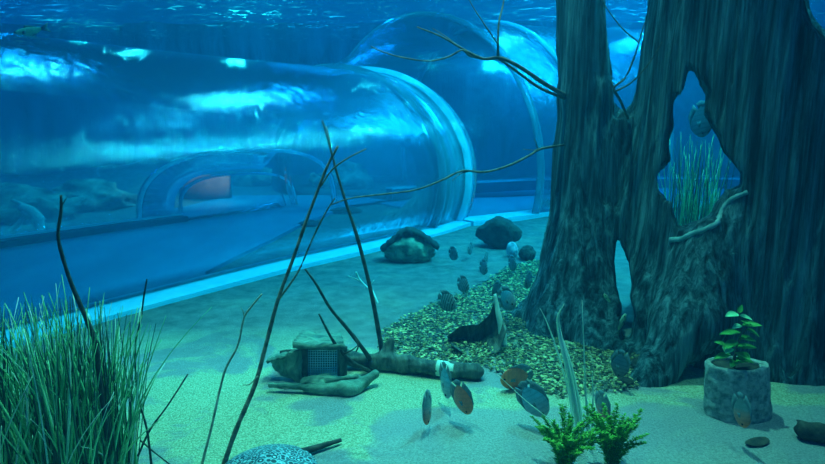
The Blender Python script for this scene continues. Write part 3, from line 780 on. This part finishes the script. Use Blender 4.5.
mb = MB(); aa, bb, cc_, dd_ = A(308, 384, 2.53), A(337, 384, 2.56), A(337, 348, 2.56), A(308, 348, 2.53)
for i in range(13):
    u = i/12; tube(mb, [aa.lerp(bb, u), dd_.lerp(cc_, u)], .0019, None, 5, 0, 1)
for i in range(16):
    u = i/15; tube(mb, [aa.lerp(dd_, u), bb.lerp(cc_, u)], .0019, None, 5, 0, 1)
mb.build('grid_screen', 'grid', hut, origin=o0)
# flap of bark on the left of the hut
strip('bark_flap', AA([(268, 360, 2.6), (277, 357, 2.6), (290, 354, 2.6), (302, 350, 2.6)]), .03, .008, 'slab', hut, o0)
# slab in front
def slab_sdf(P):
    d = capsule(P, (-.62, 2.46, .035), (-.28, 2.44, .02), .014, .030)
    d = smin(d, capsule(P, (-.28, 2.44, .02), (-.17, 2.53, .055), .030, .018), .03)
    d = smin(d, capsule(P, (-.48, 2.50, .03), (-.25, 2.52, .045), .022, .022), .03)
    return d-.013*vn(P*np.array([10, 18, 18]), 18)-.004*vn(P*45, 19)
o = net_obj('bark_slab', slab_sdf, (-.70, 2.33, -.03), (-.08, 2.65, .15), .006, 'slab', None, (-.4, 2.45, 0)); o.location = (-.4, 2.45, 0)
tag(o, 'low curled bark slab lying in front of the bark shelter', 'bark')
# curved bark husk
def husk(o0):
    V = []; Fc = []; n, m = 22, 16
    out = [(447, 336), (462, 327), (478, 324), (490, 314), (496, 296)]; bot = [(452, 345), (466, 356), (482, 359), (500, 352), (507, 330)]
    for s in (0, 1):
        for i in range(n+1):
            t_ = i/n*(len(out)-1); k = min(int(t_), len(out)-2); f = t_-k
            uo = [out[k][q]*(1-f)+out[k+1][q]*f for q in (0, 1)]; ub = [bot[k][q]*(1-f)+bot[k+1][q]*f for q in (0, 1)]
            for j in range(m+1):
                w = j/m; u = uo[0]*(1-w)+ub[0]*w; v = uo[1]*(1-w)+ub[1]*w
                Y = 3.02-.16*w**1.5+.10*math.sin(math.pi*w)*(1-.5*i/n)+.012*s+.02*i/n
                p = A(u, v, Y); p += Vector((0, 0, noise.noise(p*14)*.012)); p.z = max(p.z, -.02); V.append(p-o0)
    L = (n+1)*(m+1)
    for s in (0, 1):
        for i in range(n):
            for j in range(m):
                k = s*L+i*(m+1)+j; f = (k, k+1, k+m+2, k+m+1); Fc.append(f if not s else f[::-1])
    for i in range(n):
        for e0, e1 in ((i*(m+1), (i+1)*(m+1)), ((i+1)*(m+1)+m, i*(m+1)+m)): Fc.append((e0, e1, L+e1, L+e0))
    for j in range(m):
        for e0, e1 in ((j+1, j), (n*(m+1)+j, n*(m+1)+j+1)): Fc.append((e0, e1, L+e1, L+e0))
    return V, Fc
o0 = G(480, 356); V, Fc = husk(o0)
hk = mesh('curved_husk', V, Fc, 'driftwood'); hk.location = o0; tag(hk, 'dark curved husk with an upturned pale spike on the gravel', 'bark')
mb = MB(); tube(mb, [A(503, 348, 2.98), A(502, 330, 3.0), A(498, 312, 3.02), A(495, 294, 3.04)], .026, .008, 9)
mb.build('spike', 'wood_pale', hk, origin=o0)['label'] = 'pale upturned spike'
# dark broken stick bottom right
o0 = G(815, 446)
def st(P):
    d = capsule(P, (1.32, 2.0, .035), (1.75, 1.90, .035), .032, .04)
    d = smin(d, capsule(P, (1.34, 2.0, .05), (1.30, 2.02, .07), .014, .006), .01)
    return d-.006*vn(P*30, 3)
q = G(806, 440); dx = q.x-1.33; dy = q.y-2.0
o = net_obj('broken_stick', lambda P: st(P-np.array([dx, dy, 0])), (1.22+dx, 1.8+dy, -.02), (1.85+dx, 2.1+dy, .12), .007, 'dark_twig', None, tuple(q)); o.location = q
tag(o, 'thick dark broken stick at the lower right corner', 'stick')
# pale twig cluster in the back
stick('small_root', 'pale thin forked root on the bank behind the driftwood', [
    (AA([(356, 272, 4.2), (360, 280, 4.2), (372, 292, 4.1)]), .008, .006), (AA([(360, 281, 4.2), (353, 278, 4.2), (348, 276, 4.2)]), .006, .003),
    (AA([(368, 288, 4.1), (374, 280, 4.1)]), .005, .003), ([A(372, 290, 4.1), G(378, 303)], .007, .005)], 'wood_pale', 'root')
stick('thin_twig', 'pale thin twig lying across the gravel behind the fish', [(AA([(412, 368, 2.75), (460, 367, 2.78), (500, 363, 2.82), (545, 356, 2.9)]), .003, .002)], 'twig', 'twig')

# ------------------------------------------------------------------ stingray
RX, RY = -.478, 1.80
def ray_sdf(P):
    x, y, z = P[..., 0], P[..., 1], P[..., 2]
    r = np.sqrt((x/.168)**2+(y/.19)**2); hgt = .008+.045*np.clip(1-r*r, 0, 1)**.8+.02*np.exp(-((x/.06)**2+(y/.10)**2))
    d = np.maximum((r-1)*.19, np.abs(z-.012)-hgt)
    return d*.7
sr = thing('stingray', 'freshwater stingray with pale ringed spots resting on the sand', 'stingray', (RX, RY, 0))
net_obj('body', ray_sdf, (-.23, -.22, -.03), (.23, .22, .10), .006, 'ray', sr)
a, b, c = G(285, 457, .02)-Vector((RX, RY, 0)), G(312, 449, .02)-Vector((RX, RY, 0)), G(341, 440, .02)-Vector((RX, RY, 0))
mb = MB(); tube(mb, [Vector((.06, .10, .03)), a, b, c], .022, .007, 9); mb.build('tail', 'dark_twig', sr)
for s in (-1, 1):
    rock('eye', (s*.035, -.06, .078), (.011, .013, .011), 2, 'eye', None, .02, h=.002, parent=sr)

# ------------------------------------------------------------------ fish
def fish_body(L, Hh, T, e=.62, nose=.15):
    n, m = 26, 20; V = []; Fc = []
    for i in range(n+1):
        s = i/n; x = L*(.5-s)
        h = Hh/2*(max(0, math.sin(math.pi*min(1, s**.8*.94+.0)))**e)*(1-.15*(s > .9)); h = max(h, Hh*.10 if s > .5 else .002)
        if i == 0: h = .0015
        w = T/2*max(.05, math.sin(math.pi*min(.97, s**.6))**.8)
        for k in range(m):
            a = 2*math.pi*k/m; ca, sa = math.cos(a), math.sin(a)
            V.append((x, w*math.copysign(abs(ca)**1.2, ca), h*sa))
    for i in range(n):
        for k in range(m): Fc.append((i*m+k, (i+1)*m+k, (i+1)*m+(k+1) % m, i*m+(k+1) % m))
    Fc += [tuple(range(m)), tuple(n*m+k for k in range(m))[::-1]]
    return V, Fc
def fin_sheet(outer, inner, th=.0018):
    n = len(outer); V = []; Fc = []
    for s in (-1, 1):
        for o_, i_ in zip(outer, inner): V += [(i_[0], s*th, i_[1]), (o_[0], s*th*.4, o_[1])]
    L = 2*n
    for i in range(n-1):
        k = 2*i; Fc += [(k, k+1, k+3, k+2), (L+k+2, L+k+3, L+k+1, L+k), (k+1, L+k+1, L+k+3, k+3), (k+2, L+k+2, L+k, k)]
    Fc += [(0, L, L+1, 1), (L-2, L-1, 2*L-1, 2*L-2)]
    return V, Fc
PROTO = {}
def make_fish(kind, skin, fin, name):
    root = bpy.data.objects.new(name, None); root.empty_display_size = .03; COL.objects.link(root)
    if kind == 'discus':
        L, Hh, T = .125, .112, .025
        V, Fc = fish_body(L, Hh, T, .80); mesh('body', V, Fc, skin, root)
        for s in (1, -1):
            inn = [(L*(.18-.07*i), s*Hh*(.47 if i < 5 else .40-.09*(i-5))) for i in range(9)]
            out = [(x-.008-.003*i, z+s*(.006+.0022*i)) for i, (x, z) in enumerate(inn)]
            V, Fc = fin_sheet(out, inn); mesh('dorsal_fin' if s > 0 else 'anal_fin', V, Fc, fin, root)
        inn = [(-.058, .010*(i-3)/3) for i in range(7)]; out = [(-.088+.003*abs(i-3), .026*(i-3)/3) for i in range(7)]
    else:
        L, Hh, T = .15, .048, .026
        V, Fc = fish_body(L, Hh, T, .75); mesh('body', V, Fc, skin, root)
        for s in (1, -1):
            inn = [(L*(.08-.07*i), s*Hh*(.45-.03*i)) for i in range(6)]; out = [(x-.010, z+s*(.016-.002*i)) for i, (x, z) in enumerate(inn)]
            V, Fc = fin_sheet(out, inn); mesh('dorsal_fin' if s > 0 else 'anal_fin', V, Fc, fin, root)
        inn = [(-.072, .006*(i-3)/3) for i in range(7)]; out = [(-.105-.004*abs(i-3), .026*(i-3)/3) for i in range(7)]
    V, Fc = fin_sheet(out, inn); mesh('tail_fin', V, Fc, fin, root)
    for s in (1, -1):
        inn = [(.020, -.008+.003*i) for i in range(5)]; out = [(.000-.002*abs(i-2), -.012+.005*i) for i in range(5)]
        V, Fc = fin_sheet(out, inn, .001)
        V = [(x, s*(T*.45+max(0, .02-x)*.12)+y, z) for x, y, z in V]; mesh('pectoral_fin', V, Fc, fin, root)
        rock('eye', (L*.36, s*T*.36, .008), (.0055, .004, .0055), 1, 'eye', None, .02, h=.0011, parent=root)
    return root
def place(kind, skin, fin, loc, nose, dorsal, size, label, name='discus_fish', group=None):
    key = (kind, skin)
    if key in PROTO:
        src = PROTO[key]; r = src.copy(); COL.objects.link(r)
        for ch in src.children:
            if ch.name.split('.')[0] == 'dummy': continue
            c = ch.copy(); COL.objects.link(c); c.parent = r
    else:
        r = make_fish(kind, skin, fin, name); PROTO[key] = r
    x = Vector(nose).normalized(); z = Vector(dorsal); z = (z-x*z.dot(x)).normalized(); y = z.cross(x)
    r.matrix_world = Matrix.Translation(loc) @ Matrix((x, y, z)).transposed().to_4x4() @ Matrix.Scale(size, 4)
    tag(r, label, 'fish', group); return r
def fish(skin, u, v, Y, px, nose, dorsal, label, fin='fin', kind='discus', name='discus_fish', group=None):
    p = A(u, v, Y); Lw = px/F*(Y*CP-(p.z-H)*SP); base = .145 if kind == 'discus' else .18
    place(kind, skin, fin, p, nose, dorsal, Lw/base, label, name, group)
g1 = 'discus fish feeding near the front'
fish('f_teal', 427, 410, 2.12, 34, (.0, -.25, -1), (-.35, -1, .2), 'narrow teal discus with orange nose pointing down, left of the pair by the log', group=g1)
fish('f_blue', 446, 383, 2.32, 36, (.1, -.2, -1), (.35, -1, .2), 'bluish discus hanging head down in front of the pale log section', group=g1)
fish('f_red', 463, 400, 2.17, 36, (.35, -.2, -1), (.6, -.75, .2), 'reddish discus nosing down at the right end of the log', group=g1)
fish('f_red', 514, 378, 2.48, 34, (-1, -.2, -.1), (.1, -.2, 1), 'brownish red discus swimming left above the gravel', group=g1)
fish('f_blue', 535, 402, 2.15, 40, (.55, -.3, -.75), (.6, -.55, .5), 'large blue discus tipped down to the right beside the reed shoots', group=g1)
fish('f_teal', 603, 408, 2.13, 30, (.1, -.2, -1), (.3, -1, .1), 'dark reddish discus head down right of the reed shoots', group=g1)
fish('f_dark', 620, 366, 2.48, 28, (-.15, -.2, -1), (.5, -1, .1), 'dark discus head down between the gravel and the front root', 'fin_dark', group=g1)
fish('f_teal', 742, 413, 1.99, 34, (.05, -.3, -1), (.12, -1, .1), 'dark discus with orange nose hanging in front of the stone pot', group=g1)
g2 = 'striped discus fish in the background'
for (u, v, px, nz, dz, sk, lb) in (
    (448, 302, 30, (.7, -.7, -.3), (.1, -.1, 1), 'f_far', 'striped discus low over the bank, nearest the gravel edge on the left'),
    (464, 285, 24, (.5, -.8, -.4), (.1, 0, 1), 'f_far', 'striped discus in the row leading up to the dark boulder, second from the front'),
    (484, 268, 22, (.3, -.9, -.4), (.1, 0, 1), 'f_far', 'striped discus below the dark angular boulder, lower of two close together'),
    (486, 259, 20, (-.3, -.9, -.2), (0, 0, 1), 'f_far', 'paler striped discus below the dark angular boulder, upper of two close together'),
    (454, 254, 20, (.5, -.8, -.2), (0, 0, 1), 'f_far', 'faint pale discus right of the speckled boulder'),
    (470, 249, 18, (-.4, -.9, -.2), (0, 0, 1), 'f_far', 'faint pale discus farthest back, left of the dark angular boulder'),
    (513, 264, 22, (.3, -.9, -.3), (0, 0, 1), 'f_far', 'pale striped discus just below the small blue stone'),
    (528, 281, 24, (-.5, -.8, -.3), (0, 0, 1), 'f_dark', 'dark brown striped discus over the far end of the gravel'),
    (508, 300, 34, (.5, -.8, -.4), (0, 0, 1), 'f_blue', 'bluish discus right behind the spike of the dark husk'),
    (496, 290, 22, (-.6, -.7, -.5), (0, 0, 1), 'f_dark', 'small dark discus just left above the bluish one by the husk')):
    q = G(u, v+px*.62); fish(sk, u, v, q.y, px*.8, nz, dz, lb, group=g2)
fish('f_pale', 607, 298, 2.84, 16, (-.6, -.3, .8), (.6, -.6, .3), 'small pale yellow fish against the root of the left trunk', kind='slim', name='small_fish')
fish('f_pale', 622, 322, 2.86, 24, (.25, -.2, 1), (-.8, -.3, .2), 'pale cyan fish curled upright in the gap between the trunks', kind='slim', name='small_fish')
fish('f_pale', 27, 32, 4.6, 34, (-1, -.15, -.25), (-.2, 0, 1), 'pale green fish swimming alone above the tunnel, top left', kind='slim', name='small_fish')
fish('f_dark', 702, 122, 4.4, 36, (.05, -.2, -1), (.4, -1, 0), 'dark slim discus seen upright through the tree opening', 'fin_dark')
# dark curled leaf-shaped piece on the sand
for (u, v, a, lb) in ((757, 443, .4, 'dark curled leaf-shaped piece on the sand in front of the stone pot'),):
    q = G(u, v); V, Fc = fish_body(.11, .06, .035); o = mesh('dark_curl', [(x, z*.9, abs(y)*.4+.004+.02*(x*8)**2) for x, y, z in V], Fc, 'dark_twig'); o.location = q; o.rotation_euler = (0, 0, a); tag(o, lb, 'leaf')

# ------------------------------------------------------------------ plants
def reeds(name, label, cx, cy, rx, ry, n, hmin, hmax, lean, wid, nd):
    t = thing(name, label, 'reeds', (cx, cy, 0)); mb = MB(); md = MB(); mp = MB()
    for i in range(n):
        a = rnd.random()*6.28; q = math.sqrt(rnd.random()); b = Vector((rx*q*math.cos(a), ry*q*math.sin(a), -.005))
        h = rnd.uniform(hmin, hmax); tip = b+Vector((rnd.gauss(lean, .07), rnd.gauss(0, .06), h)); bend = Vector((rnd.gauss(lean*.9, .07), rnd.gauss(0, .05), -abs(rnd.gauss(0, .05))))
        blade(mp if rnd.random() < .16 else mb, b, tip, bend, rnd.uniform(wid*.5, wid))
    for i in range(nd):
        a = rnd.random()*6.28; q = math.sqrt(rnd.random()); b = Vector((rx*q*math.cos(a), ry*q*math.sin(a), -.005))
        blade(md, b, b+Vector((rnd.gauss(0, .04), rnd.gauss(0, .04), rnd.uniform(hmin, hmax*.95))), Vector((rnd.gauss(0, .03), 0, 0)), wid*.55)
    for part, mt, nm in ((mb, 'blade', 'green_blades'), (mp, 'blade_pale', 'pale_blades'), (md, 'blade_dark', 'dark_stems')):
        if part.F:
            o = part.build(nm, mt, t); o['kind'] = 'stuff'
    return t
reeds('reed_clump', 'dense tall green reeds filling the lower left corner', -1.28, 1.74, .24, .18, 260, .36, .64, .0, .0066, 130)
reeds('reed_clump', 'green reeds in the middle of the left reed bed, behind the knotty branch', -1.03, 1.72, .12, .14, 170, .36, .69, .0, .0062, 90)
reeds('reed_clump', 'reeds at the right edge of the reed bed with long blades arching right', -.97, 1.80, .06, .08, 50, .30, .62, .03, .0055, 34)
# shoots by the fern
q = G(578, 448)
rs = thing('reed_shoots', 'tall pale green reed shoots rising out of the ferns', 'reeds', q)
mb = MB()
def bl(pix, w, Y=2.03):
    P = [A(u, v, Y)-q for u, v in pix]; P = smoothpath(P, 4); n = len(P); V = []; Fc = []
    for i, p in enumerate(P):
        ww = w*(1-(i/(n-1))**3)+.0006; V += [p+Vector((-ww, 0, 0)), p+Vector((0, -ww*.4, 0)), p+Vector((ww, 0, 0)), p+Vector((0, ww*.3, 0))]
    for i in range(n-1):
        for k in range(4): Fc.append((4*i+k, 4*i+(k+1) % 4, 4*i+4+(k+1) % 4, 4*i+4+k))
    Fc += [(3, 2, 1, 0), tuple(4*(n-1)+k for k in range(4))]; mb.add(V, Fc)
bl([(582, 452), (578, 425), (573, 395), (567, 365), (561, 340), (558, 318), (564, 304)], .011)
bl([(585, 452), (582, 430), (577, 400), (571, 370), (564, 345), (556, 322)], .011, 2.05)
bl([(590, 455), (589, 430), (587, 405), (583, 380)], .005)
bl([(588, 450), (586, 400), (584, 350), (582, 300)], .0025)
bl([(592, 450), (592, 420), (593, 395), (592, 370)], .003)
bl([(582, 460), (570, 440), (550, 420), (525, 400), (497, 374)], .003, 2.0)
bl([(576, 450), (570, 400), (560, 360), (548, 325), (540, 308)], .003, 2.1)
o = mb.build('blades', 'blade_pale', rs)
def fern(name, label, base, n, h, spread, mat='fern'):
    t = thing(name, label, 'plant', base)
    for k in range(n):
        a = 2*math.pi*k/n+rnd.uniform(-.3, .3); out = rnd.uniform(.3, 1)*spread; hh = h*rnd.uniform(.7, 1.1); mb = MB()
        tipv = Vector((math.cos(a)*out, math.sin(a)*out, hh)); P = smoothpath([Vector((0, 0, 0)), tipv*.5+Vector((0, 0, hh*.18)), tipv], 8)
        tube(mb, P, .0022, .0008, 5, 0, 1)
        for i in range(1, len(P)):
            for _ in range(9):
                b = rnd.random()*6.28; l = .026*(1-.55*i/len(P))*rnd.uniform(.6, 1.2); p = P[i-1].lerp(P[i], rnd.random())
                d = Vector((math.cos(b), math.sin(b), rnd.uniform(0, .7))).normalized(); s = d.cross(Vector((0, 0, 1))).normalized()*.0028
                mb.add([p-s*.4, p+d*l*.5-s, p+d*l, p+d*l*.5+s, p+s*.4, p+d*l*.5+Vector((0, 0, .0015))], [(0, 1, 5), (1, 2, 5), (2, 3, 5), (3, 4, 5), (4, 0, 5), (4, 3, 2, 1, 0)])
        mb.build('frond', mat, t)
    return t
q = G(570, 468); fern('feathery_plant', 'feathery green water plant at the foot of the reed shoots, left of two', q+Vector((-.02, 0, 0)), 34, .17, .14)
q = G(612, 468); fern('feathery_plant', 'bright feathery green water plant right of the reed shoots', q, 32, .19, .12)

# pot and its plant
q = G(738, 424); px_, py_ = q.x+.03, q.y+.085
def pot_sdf(P):
    x, y, z = P[..., 0]-.04*(1-P[..., 2]/.235)*0, P[..., 1], P[..., 2]
    rad = .118+.014*np.clip(1-z/.235, 0, 1); r = np.sqrt((x-(.115-z)*.12)**2+(y*1.45)**2)
    d = np.maximum(r-rad, np.maximum(z-.218, -z-.01)); d = np.maximum(d, -np.maximum(r-.09, .19-z))
    return d-.004*vn(P*40, 6)-.004*vn(P*14, 7)
pot = thing('stone_pot', 'rough grey stone pot on the sand at the tree foot', 'pot', (px_, py_, 0))
net_obj('body', pot_sdf, (-.18, -.18, -.02), (.18, .18, .26), .006, 'pot', pot)
mb = MB(); V = [(.095*math.cos(6.28*k/24)-.01, .064*math.sin(6.28*k/24), z) for z in (.18, .205) for k in range(24)]
mb.add(V, [tuple(range(24))[::-1], tuple(range(24, 48))]+[(k, (k+1) % 24, 24+(k+1) % 24, 24+k) for k in range(24)])
mb.build('soil', 'dark_twig', pot)
pl = thing('potted_plant', 'small plant with glossy oval leaves growing in the stone pot', 'plant', (px_-.03, py_-.02, .20))
mb = MB(); b0 = Vector((px_-.03, py_-.02, .20))
tube(mb, [Vector((0, 0, -.01)), Vector((.0, 0, .09)), Vector((.015, 0, .16)), Vector((-.005, 0, .235))], .005, .002, 7)
tube(mb, [Vector((0, 0, .06)), Vector((.02, .01, .12)), Vector((.035, 0, .17))], .003, .0015, 6)
tube(mb, [Vector((0, 0, .03)), Vector((-.02, -.01, .07)), Vector((-.045, 0, .10))], .003, .0015, 6)
mb.build('stem', 'twig', pl)
def leaf(c, d, L, W, mat, nup=(0, -.35, 1)):
    c, d = Vector(c), Vector(d).normalized(); nz = Vector(nup); nz = (nz-d*nz.dot(d)).normalized(); s = d.cross(nz); V = []; Fc = []; n = 8
    for sd in (0, 1):
        for i in range(n+1):
            t_ = i/n; w = W/2*math.sin(math.pi*t_**.85)**.8 if 0 < i < n else .0005; p = c+d*L*t_-nz*(L*.25*t_*t_)
            for k in (-1, 0, 1): V.append(p+s*w*k+nz*(abs(k)*w*.25+.0012*sd))
    Lr = 3*(n+1)
    for sd in (0, 1):
        for i in range(n):
            for k in (0, 1):
                a = sd*Lr+3*i+k; f = (a, a+1, a+4, a+3); Fc.append(f if sd else f[::-1])
    for i in range(n): Fc += [(3*i, 3*i+3, Lr+3*i+3, Lr+3*i), (3*i+5, 3*i+2, Lr+3*i+2, Lr+3*i+5)]
    o = mesh('leaf', V, Fc, mat, pl); return o
for c, d, L, W, mt in (((-.005, 0, .225), (-1, -.4, .2), .062, .036, 'leaf_pale'), ((.0, 0, .22), (1, -.3, -.1), .05, .026, 'leaf_pale'),
    ((-.003, 0, .23), (.3, .1, .9), .035, .02, 'leaf'), ((.012, 0, .18), (-1, -.5, .1), .05, .026, 'leaf_pale'), ((.014, 0, .18), (1, -.3, .3), .07, .034, 'leaf'),
    ((.03, 0, .165), (1, -.2, -.3), .06, .030, 'leaf'), ((.01, 0, .15), (-1, -.2, .2), .085, .034, 'leaf'), ((.005, 0, .13), (1, -.4, .1), .06, .036, 'leaf'),
    ((.0, 0, .115), (-.9, -.6, .0), .08, .038, 'leaf'), ((-.03, 0, .09), (-.6, -.9, .1), .055, .042, 'leaf_pale'), ((0, 0, .09), (1, -.2, .25), .075, .034, 'leaf'),
    ((.0, -.005, .07), (.2, -1, .2), .07, .045, 'leaf'), ((-.02, 0, .06), (-1, -.2, 0), .07, .032, 'leaf'), ((0, 0, .045), (.9, -.5, .1), .065, .035, 'leaf'),
    ((-.04, 0, .095), (-.9, .2, .5), .045, .028, 'leaf'), ((0, 0, .035), (-.6, -.8, .1), .06, .035, 'leaf'), ((0, 0, .10), (.1, -.9, .5), .06, .03, 'leaf'),
    ((.0, 0, .03), (1, .1, .2), .06, .03, 'leaf'), ((.012, 0, .2), (.2, -1, .1), .04, .025, 'leaf')):
    leaf(c, d, L, W, mt)
# weeds behind the opening in the tree
q = A(697, 190, 4.6)
reeds('water_weed', 'bushy green weed seen through the tree opening', q.x, 4.6, .20, .15, 120, .55, 1.15, .0, .009, 110)
